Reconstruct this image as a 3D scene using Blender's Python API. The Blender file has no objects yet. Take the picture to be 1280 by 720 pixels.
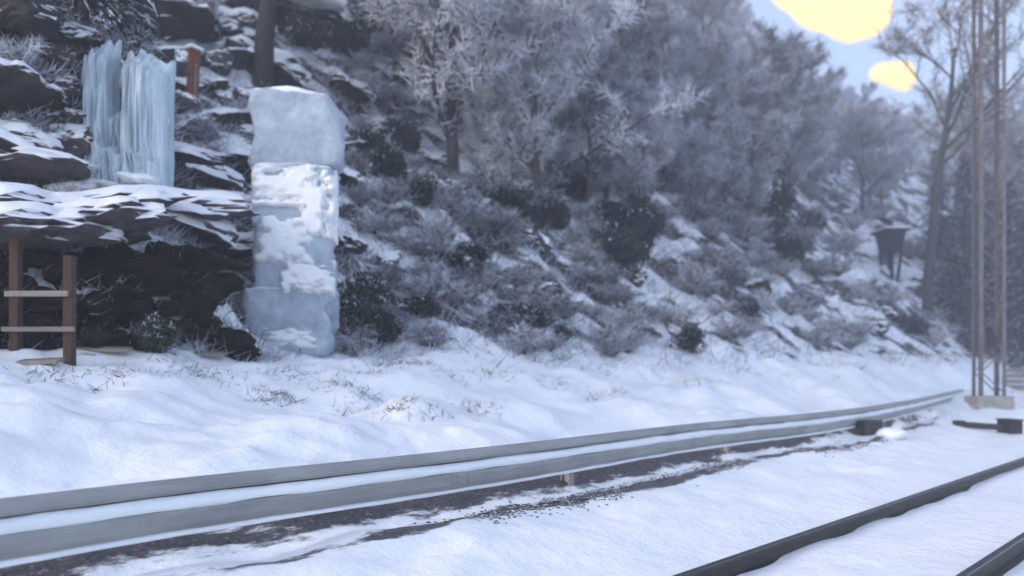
import bpy, math, random
import numpy as np
from mathutils import Vector, Matrix

# ------------------------------------------------------------------ camera, sky, sun
scene = bpy.context.scene
col = scene.collection
random.seed(7)
rng = np.random.default_rng(7)

FPX = 1000.0                       # focal length in photo pixels (1280 wide)
HOR = 466.0                        # horizon row
YAW = math.atan2(952.0, 1000.0)    # angle between view and track
CAMZ = 1.6
FW = np.array([math.cos(YAW), math.sin(YAW), 0.0])
RT = np.array([math.sin(YAW), -math.cos(YAW), 0.0])
cam_d = bpy.data.cameras.new('camera')
cam = bpy.data.objects.new('camera', cam_d)
col.objects.link(cam)
cam.location = (0, 0, CAMZ)
cam.rotation_euler = (math.radians(90), 0, -math.atan2(FW[0], FW[1]))
cam_d.sensor_width = 36
cam_d.lens = FPX / 1280 * 36
cam_d.shift_y = (HOR - 360) / 1280
cam_d.clip_end = 6000
cam_d.clip_start = 0.05
cam_d.dof.use_dof = True
cam_d.dof.focus_distance = 7.0
cam_d.dof.aperture_fstop = 0.75
scene.camera = cam

SUN_EL = 17.0
sd = -RT * 0.9 - FW * 0.5          # low veiled sun behind the camera's left shoulder
SUN_AZ = math.atan2(sd[0], sd[1])              # clockwise from +Y
world = bpy.data.worlds.new('World')
scene.world = world
world.use_nodes = True
wn = world.node_tree.nodes
wl = world.node_tree.links
bg = wn['Background']
sky = wn.new('ShaderNodeTexSky')
sky.sky_type = 'NISHITA'
sky.sun_disc = False
sky.sun_elevation = math.radians(SUN_EL)
sky.sun_rotation = SUN_AZ
sky.air_density = 1.0
sky.dust_density = 2.0
sky.ozone_density = 2.2
veil = wn.new('ShaderNodeMix'); veil.data_type = 'RGBA'      # even high cloud over the whole sky
veil.inputs[0].default_value = 0.40
veil.inputs[7].default_value = (1.55, 1.42, 1.56, 1)
wl.new(sky.outputs['Color'], veil.inputs[6])
wl.new(veil.outputs[2], bg.inputs['Color'])
bg.inputs['Strength'].default_value = 0.14

sun_d = bpy.data.lights.new('sun', 'SUN')
sun_d.energy = 0.5
sun_d.angle = math.radians(22)
sun_d.color = (1.0, 0.94, 0.92)
sun = bpy.data.objects.new('sun', sun_d)
col.objects.link(sun)
el = math.radians(SUN_EL)
to_sun = Vector((math.sin(SUN_AZ) * math.cos(el), math.cos(SUN_AZ) * math.cos(el), math.sin(el)))
sun.rotation_euler = to_sun.to_track_quat('Z', 'Y').to_euler()
sun.location = (0, 0, 60)

scene.view_settings.view_transform = 'Standard'
scene.view_settings.look = 'None'
scene.view_settings.exposure = 1.92
scene.view_settings.gamma = 1.0
scene.view_settings.use_curve_mapping = False
scene.render.engine = 'CYCLES'
scene.cycles.volume_bounces = 1
scene.cycles.max_bounces = 4
scene.cycles.diffuse_bounces = 2
scene.cycles.glossy_bounces = 2


# ------------------------------------------------------------------ helpers
def at(px, py, dep):
    p = FW * dep + RT * ((px - 640) / FPX * dep)
    return np.array([p[0], p[1], CAMZ + (HOR - py) / FPX * dep])


_tab = rng.random((256, 256))


def vnoise(x, y):
    x = np.asarray(x, float); y = np.asarray(y, float)
    xi = np.floor(x).astype(int); yi = np.floor(y).astype(int)
    fx = x - xi; fy = y - yi
    fx = fx * fx * (3 - 2 * fx); fy = fy * fy * (3 - 2 * fy)
    a = _tab[xi % 256, yi % 256]; b = _tab[(xi + 1) % 256, yi % 256]
    c = _tab[xi % 256, (yi + 1) % 256]; d = _tab[(xi + 1) % 256, (yi + 1) % 256]
    return (a * (1 - fx) + b * fx) * (1 - fy) + (c * (1 - fx) + d * fx) * fy - 0.5


def fbm(x, y, o=4):
    s = 0; a = 1.0
    for k in range(o):
        s = s + a * vnoise(x * 2 ** k + 17.3 * k, y * 2 ** k + 5.1 * k)
        a *= 0.5
    return s


def sstep(a, b, x):
    t = np.clip((np.asarray(x, float) - a) / (b - a), 0, 1)
    return t * t * (3 - 2 * t)


def tag(o, label=None, cat=None, group=None, kind=None):
    if label: o['label'] = label
    if cat: o['category'] = cat
    if group: o['group'] = group
    if kind: o['kind'] = kind
    return o


def mesh_obj(name, verts, faces, mats, parent=None, smooth=False, mat_idx=None, mesh=None):
    if mesh is None:
        mesh = bpy.data.meshes.new(name)
        mesh.from_pydata([tuple(v) for v in verts], [], faces)
        for m in (mats if isinstance(mats, (list, tuple)) else [mats]):
            mesh.materials.append(m)
        if mat_idx is not None:
            mesh.polygons.foreach_set('material_index', np.asarray(mat_idx, dtype=np.int32))
        if smooth:
            mesh.polygons.foreach_set('use_smooth', np.ones(len(mesh.polygons), dtype=bool))
        mesh.update()
    o = bpy.data.objects.new(name, mesh)
    col.objects.link(o)
    if parent is not None:
        o.parent = parent
    return o


def big_mesh(name, verts, tris, mats, mat_idx=None, smooth=False):
    """fast path for numpy arrays; tris may be (n,3) or (n,4)"""
    me = bpy.data.meshes.new(name)
    k = tris.shape[1]
    me.vertices.add(len(verts)); me.vertices.foreach_set('co', np.asarray(verts, np.float32).ravel())
    me.loops.add(tris.size); me.loops.foreach_set('vertex_index', np.asarray(tris, np.int32).ravel())
    me.polygons.add(len(tris))
    me.polygons.foreach_set('loop_start', np.arange(0, tris.size, k, dtype=np.int32))
    for m in (mats if isinstance(mats, (list, tuple)) else [mats]):
        me.materials.append(m)
    if mat_idx is not None:
        me.polygons.foreach_set('material_index', np.asarray(mat_idx, np.int32))
    me.polygons.foreach_set('use_smooth', np.full(len(tris), smooth, dtype=bool))
    me.update(calc_edges=True)
    me.validate()
    return me


def link_mesh(name, me, parent=None):
    o = bpy.data.objects.new(name, me)
    col.objects.link(o)
    if parent is not None:
        o.parent = parent
    return o


def empty(name, loc, rz=0.0):
    o = bpy.data.objects.new(name, None)
    col.objects.link(o)
    o.location = tuple(loc)
    o.rotation_euler = (0, 0, rz)
    o.empty_display_size = 0.2
    return o


def copy_tree(o, parent=None):
    c = o.copy()
    col.objects.link(c)
    c.parent = parent
    for ch in list(o.children):
        copy_tree(ch, c)
    return c


# ------------------------------------------------------------------ materials
def new_mat(name):
    m = bpy.data.materials.new(name)
    m.use_nodes = True
    nt = m.node_tree
    b = nt.nodes['Principled BSDF']
    return m, nt.nodes, nt.links, b


def tex_noise(N, L, scale, detail=5, rough=0.6, coord='Object', stretch=None):
    tc = N.new('ShaderNodeTexCoord')
    n = N.new('ShaderNodeTexNoise')
    n.inputs['Scale'].default_value = scale
    n.inputs['Detail'].default_value = detail
    n.inputs['Roughness'].default_value = rough
    if stretch:
        mp = N.new('ShaderNodeMapping')
        mp.inputs['Scale'].default_value = stretch
        L.new(tc.outputs[coord], mp.inputs['Vector'])
        L.new(mp.outputs['Vector'], n.inputs['Vector'])
    else:
        L.new(tc.outputs[coord], n.inputs['Vector'])
    return n


def ramp(N, L, src, stops):
    r = N.new('ShaderNodeValToRGB')
    cr = r.color_ramp
    while len(cr.elements) < len(stops):
        cr.elements.new(0.5)
    for e, (p, c) in zip(cr.elements, stops):
        e.position = p
        e.color = (*c, 1) if len(c) == 3 else c
    L.new(src, r.inputs['Fac'])
    return r


def mathn(N, L, op, a, b=None, clamp=False):
    n = N.new('ShaderNodeMath'); n.operation = op; n.use_clamp = clamp
    for i, v in enumerate((a, b)):
        if v is None: continue
        if isinstance(v, (int, float)): n.inputs[i].default_value = v
        else: L.new(v, n.inputs[i])
    return n.outputs[0]


def mixc(N, L, fac, a, b):
    n = N.new('ShaderNodeMix'); n.data_type = 'RGBA'
    L.new(fac, n.inputs[0])
    for i, v in ((6, a), (7, b)):
        if isinstance(v, tuple): n.inputs[i].default_value = (*v, 1)
        else: L.new(v, n.inputs[i])
    return n.outputs[2]


def simple_mat(name, c1, c2, scale=6, rough=0.7, bump=0.2, bscale=30, metallic=0.0, stretch=None, lo=0.35, hi=0.65):
    m, N, L, b = new_mat(name)
    n = tex_noise(N, L, scale, stretch=stretch)
    r = ramp(N, L, n.outputs['Fac'], [(lo, c1), (hi, c2)])
    L.new(r.outputs['Color'], b.inputs['Base Color'])
    b.inputs['Roughness'].default_value = rough
    b.inputs['Metallic'].default_value = metallic
    if bump:
        n2 = tex_noise(N, L, bscale, stretch=stretch)
        bp = N.new('ShaderNodeBump'); bp.inputs['Strength'].default_value = bump
        bp.inputs['Distance'].default_value = 0.03
        L.new(n2.outputs['Fac'], bp.inputs['Height'])
        L.new(bp.outputs['Normal'], b.inputs['Normal'])
    return m


def rock_snow_mat(name, rock1, rock2, lo, hi, patch=2.5, snow=(0.80, 0.82, 0.86), nscale=0.35, streak=False):
    """rock with real snow lying on the faces that look up, ragged by noise"""
    m, N, L, b = new_mat(name)
    g = N.new('ShaderNodeNewGeometry')
    s = N.new('ShaderNodeSeparateXYZ'); L.new(g.outputs['Normal'], s.inputs[0])
    n = tex_noise(N, L, patch, 6, 0.65)
    if streak:      # drifts lie in bands that fall across the slope
        tc = N.new('ShaderNodeTexCoord')
        m1 = N.new('ShaderNodeMapping'); m1.inputs['Rotation'].default_value = (0, 0, math.radians(22))
        m2 = N.new('ShaderNodeMapping'); m2.inputs['Scale'].default_value = (0.30, 1.7, 0.6)
        L.new(tc.outputs['Object'], m1.inputs['Vector']); L.new(m1.outputs['Vector'], m2.inputs['Vector']); L.new(m2.outputs['Vector'], n.inputs['Vector'])
    a = mathn(N, L, 'MULTIPLY', mathn(N, L, 'SUBTRACT', n.outputs['Fac'], 0.5), nscale * 4)
    v = mathn(N, L, 'ADD', s.outputs['Z'], a)
    mr = N.new('ShaderNodeMapRange'); mr.interpolation_type = 'SMOOTHSTEP'
    mr.inputs['From Min'].default_value = lo; mr.inputs['From Max'].default_value = hi
    L.new(v, mr.inputs['Value'])
    n2 = tex_noise(N, L, 3.1, 8, 0.7)
    rk = ramp(N, L, n2.outputs['Fac'], [(0.35, rock1), (0.65, rock2)])
    cc = mixc(N, L, mr.outputs['Result'], rk.outputs['Color'], snow)
    L.new(cc, b.inputs['Base Color'])
    b.inputs['Roughness'].default_value = 0.75
    n3 = tex_noise(N, L, 9, 8, 0.7)
    bp = N.new('ShaderNodeBump'); bp.inputs['Strength'].default_value = 0.5; bp.inputs['Distance'].default_value = 0.08
    L.new(n3.outputs['Fac'], bp.inputs['Height']); L.new(bp.outputs['Normal'], b.inputs['Normal'])
    return m


def frost_mat(name, ca, cb, rough=0.8):
    m, N, L, b = new_mat(name)
    n = tex_noise(N, L, 1.3, 4)
    oi = N.new('ShaderNodeObjectInfo')
    f = mathn(N, L, 'ADD', mathn(N, L, 'MULTIPLY', n.outputs['Fac'], 0.9), mathn(N, L, 'MULTIPLY', oi.outputs['Random'], 0.45))
    r = ramp(N, L, f, [(0.35, ca), (0.95, cb)])
    L.new(r.outputs['Color'], b.inputs['Base Color'])
    b.inputs['Roughness'].default_value = rough
    return m


def snow_mat(name, c1=(0.76, 0.80, 0.87), c2=(0.88, 0.90, 0.93), gravel=False):
    m, N, L, b = new_mat(name)
    n = tex_noise(N, L, 0.9, 6, 0.6)
    r = ramp(N, L, n.outputs['Fac'], [(0.3, c1), (0.7, c2)])
    colr = r.outputs['Color']
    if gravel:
        # bare ballast strip in front of the barrier and along the rails (wear), plus painted shade under the beam
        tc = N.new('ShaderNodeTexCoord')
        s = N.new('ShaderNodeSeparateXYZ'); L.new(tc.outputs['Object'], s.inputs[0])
        at_ = N.new('ShaderNodeAttribute'); at_.attribute_name = 'bare'  # bare ground plus painted shade under the beam
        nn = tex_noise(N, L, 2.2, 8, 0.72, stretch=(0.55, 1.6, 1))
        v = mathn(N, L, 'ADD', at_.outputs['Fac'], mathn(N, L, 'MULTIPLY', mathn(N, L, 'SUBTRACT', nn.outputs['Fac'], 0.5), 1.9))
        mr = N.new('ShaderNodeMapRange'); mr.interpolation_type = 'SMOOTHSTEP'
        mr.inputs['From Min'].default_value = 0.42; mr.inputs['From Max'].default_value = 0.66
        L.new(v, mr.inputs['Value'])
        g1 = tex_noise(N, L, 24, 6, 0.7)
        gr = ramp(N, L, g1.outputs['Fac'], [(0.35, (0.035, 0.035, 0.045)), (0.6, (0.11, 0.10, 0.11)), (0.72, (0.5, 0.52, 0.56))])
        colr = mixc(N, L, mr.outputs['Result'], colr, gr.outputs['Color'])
    L.new(colr, b.inputs['Base Color'])
    b.inputs['Roughness'].default_value = 0.42
    b.inputs['Specular IOR Level'].default_value = 0.25
    n2 = tex_noise(N, L, 5.5, 8, 0.62)
    n3 = tex_noise(N, L, 60, 3, 0.6)
    h = mathn(N, L, 'ADD', n2.outputs['Fac'], mathn(N, L, 'MULTIPLY', n3.outputs['Fac'], 0.12))
    bp = N.new('ShaderNodeBump'); bp.inputs['Strength'].default_value = 0.45; bp.inputs['Distance'].default_value = 0.09
    L.new(h, bp.inputs['Height']); L.new(bp.outputs['Normal'], b.inputs['Normal'])
    return m


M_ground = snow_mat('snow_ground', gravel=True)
M_snow = snow_mat('snow_cover')
M_hill = rock_snow_mat('hillside_cover', (0.012, 0.012, 0.016), (0.05, 0.044, 0.045), 0.52, 0.74, patch=0.62, nscale=0.80, snow=(0.78, 0.81, 0.87), streak=True)
M_rock = rock_snow_mat('dark_rock', (0.006, 0.006, 0.008), (0.035, 0.028, 0.030), 0.45, 0.72, patch=2.2, nscale=0.3)
M_rock2 = rock_snow_mat('grey_rock', (0.02, 0.018, 0.022), (0.08, 0.066, 0.072), 0.40, 0.70, patch=2.2, nscale=0.3)
M_slab = rock_snow_mat('snowy_slab', (0.02, 0.018, 0.024), (0.09, 0.075, 0.085), -0.05, 0.45, patch=1.7, nscale=0.45, snow=(0.74, 0.77, 0.84))
M_black_rock = simple_mat('black_rock', (0.004, 0.003, 0.003), (0.026, 0.017, 0.015), 2.5, 0.8, 0.8, 9)
M_black_rock.node_tree.nodes['Principled BSDF'].inputs['Specular IOR Level'].default_value = 0.12
M_frost = frost_mat('frosted_twig', (0.38, 0.41, 0.49), (0.76, 0.79, 0.86))
M_frost2 = frost_mat('frosted_twig_grey', (0.22, 0.24, 0.30), (0.58, 0.61, 0.69))
M_brown = frost_mat('bare_twig', (0.02, 0.017, 0.017), (0.08, 0.062, 0.06))
M_dark = frost_mat('evergreen_leaf', (0.004, 0.007, 0.009), (0.018, 0.025, 0.027))
M_green = frost_mat('mossy_leaf', (0.015, 0.022, 0.014), (0.06, 0.07, 0.05))
M_bark = rock_snow_mat('bark', (0.014, 0.013, 0.014), (0.05, 0.045, 0.045), 0.55, 0.8, patch=4)
M_darkbark = rock_snow_mat('wet_dark_bark', (0.006, 0.006, 0.008), (0.025, 0.022, 0.024), 0.6, 0.9, patch=4)
M_rail = simple_mat('rail_steel', (0.018, 0.015, 0.016), (0.05, 0.038, 0.034), 14, 0.55, 0.3, 60, 0.3)
M_head = simple_mat('rail_head', (0.06, 0.06, 0.065), (0.12, 0.115, 0.12), 20, 0.35, 0.1, 60, 0.9)
M_galv = simple_mat('galvanised_steel', (0.24, 0.245, 0.25), (0.33, 0.335, 0.34), 5, 0.55, 0.06, 40, 0.35, stretch=(0.3, 1, 1))
M_post = simple_mat('dark_post_steel', (0.02, 0.02, 0.022), (0.06, 0.05, 0.05), 9, 0.7, 0.2, 40)
M_mast = simple_mat('mast_steel', (0.08, 0.072, 0.078), (0.16, 0.14, 0.145), 5, 0.65, 0.15, 40, 0.1)
M_conc = simple_mat('concrete', (0.20, 0.20, 0.20), (0.33, 0.32, 0.31), 5, 0.85, 0.3, 30)
M_black = simple_mat('black_casing', (0.008, 0.008, 0.010), (0.02, 0.02, 0.022), 8, 0.6, 0.15, 40)
M_wood = simple_mat('brown_timber', (0.03, 0.014, 0.010), (0.08, 0.038, 0.028), 6, 0.8, 0.4, 24, stretch=(1, 1, 0.15))
M_plank = simple_mat('weathered_plank', (0.13, 0.115, 0.10), (0.27, 0.24, 0.22), 6, 0.85, 0.3, 24, stretch=(0.15, 1, 1))
M_rust = simple_mat('rusty_iron', (0.10, 0.026, 0.014), (0.22, 0.07, 0.035), 8, 0.85, 0.4, 30)
M_hide = simple_mat('dark_wood', (0.004, 0.004, 0.005), (0.012, 0.010, 0.010), 7, 0.85, 0.3, 24)
M_block = rock_snow_mat('pale_stone', (0.28, 0.34, 0.43), (0.48, 0.55, 0.65), 0.45, 0.8, patch=1.6, nscale=0.28, snow=(0.82, 0.84, 0.88))


def ice_mat():
    m, N, L, b = new_mat('ice')
    n = tex_noise(N, L, 3.0, 6, 0.65, stretch=(2.0, 2.0, 0.35))
    r = ramp(N, L, n.outputs['Fac'], [(0.32, (0.28, 0.38, 0.46)), (0.68, (0.58, 0.67, 0.74))])
    L.new(r.outputs['Color'], b.inputs['Base Color'])
    b.inputs['Roughness'].default_value = 0.35
    n2 = tex_noise(N, L, 7, 6, 0.6, stretch=(1.5, 1.5, 0.5))
    bp = N.new('ShaderNodeBump'); bp.inputs['Strength'].default_value = 0.5; bp.inputs['Distance'].default_value = 0.06
    L.new(n2.outputs['Fac'], bp.inputs['Height']); L.new(bp.outputs['Normal'], b.inputs['Normal'])
    return m


M_ice = ice_mat()


# ------------------------------------------------------------------ terrain
NX = [-60, 2.4, 3.7, 4.7, 5.3, 6.1, 8.0, 10.0, 11.5, 12.6]
NZ = [-0.07, -0.07, -0.03, 0.22, 0.33, 0.44, 0.92, 1.48, 1.92, 2.45]
SLOPE = 0.97
# the barrier's course; the bank in front of and behind it follows the same line
gp = [(-260, 3.85), (-100, 4.43), (0, 4.8), (300, 5.95), (600, 7.8), (760, 9.8), (880, 12.0), (1000, 14.1), (1088, 17.5), (1140, 22.0), (1180, 29.0), (1212, 40.0)]
P0 = np.array([at(px, HOR, d)[:2] for px, d in gp])
seglen = np.concatenate([[0], np.cumsum(np.linalg.norm(np.diff(P0, axis=0), axis=1))])


def beam_n(X):
    off = np.linspace(-1.5, 1.5, 5)
    return np.mean([np.interp(X + o, P0[:, 0], P0[:, 1]) for o in off], axis=0)



def height(X, N):
    X = np.asarray(X, float); N = np.asarray(N, float)
    sh = (beam_n(X) - 5.55) * sstep(3.8, 5.2, N) * (1 - sstep(9.0, 11.4, N))
    Ne = N - np.where(X > 30, np.minimum(sh, 2.5), sh)
    z = np.interp(Ne, NX, NZ)
    z = z - 0.10 * np.exp(-((Ne - 5.5) / 0.22) ** 2)
    up = np.clip(N - 12.6, 0, 92)
    z = z + np.where(N > 12.6, SLOPE * up, 0)
    # rocky step at the near left
    ml = 1 - sstep(5.0, 6.6, X - 0.12 * (N - 11))
    cl = 1.6 * sstep(11.4, 11.9, N) + 0.2 * np.clip(N - 11.9, 0, 1.5)
    cl2 = 2.6 * sstep(13.2, 13.9, N) - 0.55 * np.clip(N - 11.9, 0, 6)
    z = z + ml * np.where(N > 11, cl + cl2, 0)
    # gullies running down and across the slope
    hill = sstep(11.5, 17, N)
    far = sstep(15, 60, N)
    z = z + hill * (1.5 + 2.5 * far) * fbm(X * 0.11 + 3, N * 0.13, 3)
    z = z + hill * 1.0 * fbm(X * 0.45 + 0.3 * N, N * 0.5 - 0.1 * X, 3)
    z = z + hill * 0.35 * fbm(X * 1.6, N * 1.7, 2)
    bank = sstep(5.6, 8.0, N)
    low = sstep(3.6, 4.6, N)
    z = z + bank * 0.46 * fbm(X * 0.55 + 9, N * 0.75, 4)
    z = z + low * 0.07 * fbm(X * 1.3, N * 2.1 + 4, 4)
    z = z + 0.030 * fbm(X * 1.1 + 40, N * 2.2, 4)
    return z


def hz(x, y):
    return float(height(np.array([x]), np.array([y]))[0])


def on_ray(px, py, d0=6.0, d1=260.0):
    """first point of the terrain on a picture ray"""
    d = np.geomspace(d0, d1, 900)
    p = FW[None] * d[:, None] + RT[None] * ((px - 640) / FPX * d)[:, None]
    z = CAMZ + (HOR - py) / FPX * d
    h = height(p[:, 0], p[:, 1])
    k = np.nonzero(h >= z)[0]
    if len(k) == 0: return None
    i = k[0]
    return np.array([p[i, 0], p[i, 1], h[i]]), d[i]


def beside(p):
    """what a plant on the slope grows behind or beside"""
    x = p[0]
    if x < 9: return 'just behind the stone pillar'
    if x < 15: return 'behind the near run of the guard rail'
    if x < 23: return 'behind the middle of the guard rail'
    if x < 34: return 'behind the far end of the guard rail'
    if x < 52: return 'between the mast and the hide'
    return 'around the wooden hide'


def grid(name, xs, ns, mat, dz=None, bare=False):  # bare: mask of bare ground and painted under-beam shade
    Xg, Ng = np.meshgrid(xs, ns, indexing='ij')
    Z = height(Xg, Ng)
    if dz is not None: Z = Z + dz(Xg, Ng)
    V = np.stack([Xg, Ng, Z], -1).reshape(-1, 3)
    a, b_ = len(xs), len(ns)
    idx = np.arange(a * b_).reshape(a, b_)
    F = np.stack([idx[:-1, :-1], idx[1:, :-1], idx[1:, 1:], idx[:-1, 1:]], -1).reshape(-1, 4)
    me = big_mesh(name, V, F, mat, smooth=True)
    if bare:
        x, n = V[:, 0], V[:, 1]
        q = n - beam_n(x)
        w = 0.80 * np.exp(-((q + 0.46 + 0.10 * np.sin(x * 0.9)) / 0.15) ** 2) + 1.0 * np.exp(-((q - 0.35) / 0.40) ** 2)  # second term paints the shadow below the beam into the ground colour
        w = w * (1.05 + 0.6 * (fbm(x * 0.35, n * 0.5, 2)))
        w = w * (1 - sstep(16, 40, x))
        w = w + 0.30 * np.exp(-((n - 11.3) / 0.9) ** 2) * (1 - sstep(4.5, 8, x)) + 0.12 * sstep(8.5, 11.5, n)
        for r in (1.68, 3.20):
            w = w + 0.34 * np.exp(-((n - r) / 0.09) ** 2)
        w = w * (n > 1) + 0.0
        at_ = me.attributes.new('bare', 'FLOAT', 'POINT')  # mask carries bare ground and the painted under-beam shade
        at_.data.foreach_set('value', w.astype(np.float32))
    o = link_mesh(name, me)
    return o


xs = np.concatenate([[-28, -15], np.arange(-6, 9, 0.07), np.arange(9, 24, 0.14), np.arange(24, 70, 0.5),
                     np.geomspace(70, 700, 30)])
ns = np.concatenate([[-28, -15, -6, -3, -1], np.arange(0, 12.9, 0.075)])
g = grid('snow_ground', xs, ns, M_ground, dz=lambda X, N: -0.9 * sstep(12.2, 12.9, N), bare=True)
tag(g, kind='structure')
xs = np.concatenate([[-28, -15], np.arange(-8, 12, 0.14), np.arange(12, 40, 0.28), np.arange(40, 110, 0.8),
                     np.geomspace(110, 700, 50)])
ns = np.concatenate([np.arange(11.2, 20, 0.12), np.arange(20, 45, 0.3), np.arange(45, 130, 1.0), [150, 190, 230]])
g = grid('hillside', xs, ns, M_hill, dz=lambda X, N: -0.12 * (1 - sstep(11.3, 12.3, N)))
tag(g, kind='structure')


# ------------------------------------------------------------------ shape builders
def box_mesh(cx, cy, cz, sx, sy, sz, bev=0.0):
    """box (or chamfered box) as vertex and face lists"""
    x, y, z = sx / 2, sy / 2, sz / 2
    if bev <= 0:
        V = [(cx + i * x, cy + j * y, cz + k * z) for i in (-1, 1) for j in (-1, 1) for k in (-1, 1)]
        F = [(0, 1, 3, 2), (4, 6, 7, 5), (0, 4, 5, 1), (2, 3, 7, 6), (0, 2, 6, 4), (1, 5, 7, 3)]
        return V, F
    import bmesh
    bm = bmesh.new()
    bmesh.ops.create_cube(bm, size=1, matrix=Matrix.Translation((cx, cy, cz)) @ Matrix.Diagonal((sx, sy, sz, 1)))
    bmesh.ops.bevel(bm, geom=bm.edges[:], offset=bev, segments=2, affect='EDGES', profile=0.6)
    bm.verts.index_update()
    V = [tuple(v.co) for v in bm.verts]; F = [tuple(v.index for v in f.verts) for f in bm.faces]
    bm.free()
    return V, F


def join(parts):
    V, F = [], []
    for v, f in parts:
        o = len(V); V += list(v); F += [tuple(i + o for i in q) for q in f]
    return V, F


def bar(p, q, w, h=None):
    """rectangular bar between two points"""
    h = h or w
    p, q = np.array(p, float), np.array(q, float)
    d = (q - p) / np.linalg.norm(q - p)
    a = np.cross(d, [0, 0, 1.0])
    if np.linalg.norm(a) < 1e-3: a = np.array([1.0, 0, 0])
    a /= np.linalg.norm(a); b = np.cross(a, d)
    V = []
    for c in (p, q):
        for s, t in ((-1, -1), (1, -1), (1, 1), (-1, 1)):
            V.append(tuple(c + a * s * w / 2 + b * t * h / 2))
    F = [(3, 2, 1, 0), (4, 5, 6, 7)] + [(i, (i + 1) % 4, 4 + (i + 1) % 4, 4 + i) for i in range(4)]
    return V, F


def tube(pts, rads, seg=8, cap=True):
    pts = [np.array(p, float) for p in pts]
    V, F = [], []
    for i, p in enumerate(pts):
        d = pts[min(i + 1, len(pts) - 1)] - pts[max(i - 1, 0)]
        d = d / (np.linalg.norm(d) + 1e-9)
        a = np.cross(d, [0.31, 0.95, 0.05]); a /= np.linalg.norm(a) + 1e-9
        b = np.cross(d, a)
        for k in range(seg):
            t = 2 * math.pi * k / seg
            V.append(tuple(p + rads[i] * (a * math.cos(t) + b * math.sin(t))))
    for i in range(len(pts) - 1):
        for k in range(seg):
            k2 = (k + 1) % seg
            F.append((i * seg + k, i * seg + k2, (i + 1) * seg + k2, (i + 1) * seg + k))
    if cap:
        F.append(tuple(range(seg))[::-1]); F.append(tuple((len(pts) - 1) * seg + k for k in range(seg)))
    return V, F


def spikes(base, direc, length, width):
    """three-sided tapering twigs from numpy arrays -> verts, tris"""
    n = len(base)
    d = direc / (np.linalg.norm(direc, axis=1, keepdims=True) + 1e-9)
    ref = np.where(np.abs(d[:, 2:3]) > 0.9, np.array([[1.0, 0, 0]]), np.array([[0, 0, 1.0]]))
    a = np.cross(d, ref); a /= np.linalg.norm(a, axis=1, keepdims=True) + 1e-9
    b = np.cross(d, a)
    w = width[:, None]
    v0 = base + a * w
    v1 = base - a * 0.5 * w + b * 0.87 * w
    v2 = base - a * 0.5 * w - b * 0.87 * w
    v3 = base + d * length[:, None]
    V = np.stack([v0, v1, v2, v3], 1).reshape(-1, 3)
    o = np.arange(n)[:, None] * 4
    T = np.concatenate([o + [0, 1, 3], o + [1, 2, 3], o + [2, 0, 3]], 1).reshape(-1, 3)
    return V, T


def unit(n, r):
    v = r.normal(size=(n, 3)); return v / np.linalg.norm(v, axis=1, keepdims=True)


def shrub_mesh(name, seed, mats, n=900, r=0.9, h=1.1, dark_share=0.2, wid=0.011, flat=0.0):
    """arching stems that carry many short twigs"""
    r_ = np.random.default_rng(seed)
    B, D, Ln, W, MI = [], [], [], [], []
    ns = 34
    for s in range(ns):
        ang = r_.uniform(0, 2 * math.pi); lean = r_.uniform(0.15, 1.0)
        L_ = h * r_.uniform(0.55, 1.1)
        end = np.array([math.cos(ang) * r * lean, math.sin(ang) * r * lean, L_ * (1 - 0.4 * lean)])
        mid = end * 0.5 + np.array([0, 0, 0.28 * L_])
        t = r_.uniform(0.12, 1, n // ns)[:, None]
        P = 2 * t * (1 - t) * mid + t * t * end
        tang = 2 * (1 - t) * mid + 2 * t * (end - mid)
        d = unit(len(t), r_) * 0.85 + tang / np.linalg.norm(tang, axis=1, keepdims=True) * 0.6
        d[:, 2] *= (1 - flat)
        B.append(P); D.append(d); Ln.append(r_.uniform(0.10, 0.34, len(t)) * h); W.append(np.full(len(t), wid) * r_.uniform(0.6, 1.6, len(t)))
        MI.append((r_.random(len(t)) < dark_share).astype(int))
        # the stem itself as three spikes
        q = np.array([0, 0.3, 0.62])[:, None]
        Pq = 2 * q * (1 - q) * mid + q * q * end
        q2 = np.array([0.36, 0.70, 1.0])[:, None]
        Pe = 2 * q2 * (1 - q2) * mid + q2 * q2 * end
        B.append(Pq); D.append(Pe - Pq); Ln.append(np.linalg.norm(Pe - Pq, axis=1)); W.append(np.array([0.022, 0.016, 0.011]) * h)
        MI.append(np.ones(3, int))
    V, T = spikes(np.concatenate(B), np.concatenate(D), np.concatenate(Ln), np.concatenate(W))
    return big_mesh(name, V, T, mats, np.repeat(np.concatenate(MI), 3))


def leafy_mesh(name, seed, mats, n=1500, r=0.8, h=1.2, snow_share=0.14, size=0.10):
    """dense evergreen shrub: clumps of small leaves, some holding snow"""
    r_ = np.random.default_rng(seed)
    C = unit(16, r_) * r_.uniform(0.2, 0.75, (16, 1)) * [r, r, h * 0.5] + [0, 0, h * 0.5]
    k = r_.integers(0, 16, n)
    u = unit(n, r_)
    P = C[k] + u * r_.uniform(0.35, 1.0, (n, 1)) ** 0.5 * [r * 0.42, r * 0.42, h * 0.26]
    P[:, 2] = np.maximum(P[:, 2], 0.02)
    up = u[:, 2]
    D = u + unit(n, r_) * 0.7
    a = np.cross(D, unit(n, r_)); a /= np.linalg.norm(a, axis=1, keepdims=True) + 1e-9
    D /= np.linalg.norm(D, axis=1, keepdims=True)
    s = size * r_.uniform(0.6, 1.5, n)[:, None]
    V = np.stack([P, P + D * s * 0.5 + a * s * 0.35, P + D * s * 1.2, P + D * s * 0.5 - a * s * 0.35], 1).reshape(-1, 3)
    F = np.arange(n)[:, None] * 4 + np.array([[0, 1, 2, 3]])
    mi = ((up > 0.45) & (r_.random(n) < snow_share * 3)).astype(int)
    return big_mesh(name, V, F, mats, mi)


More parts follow.
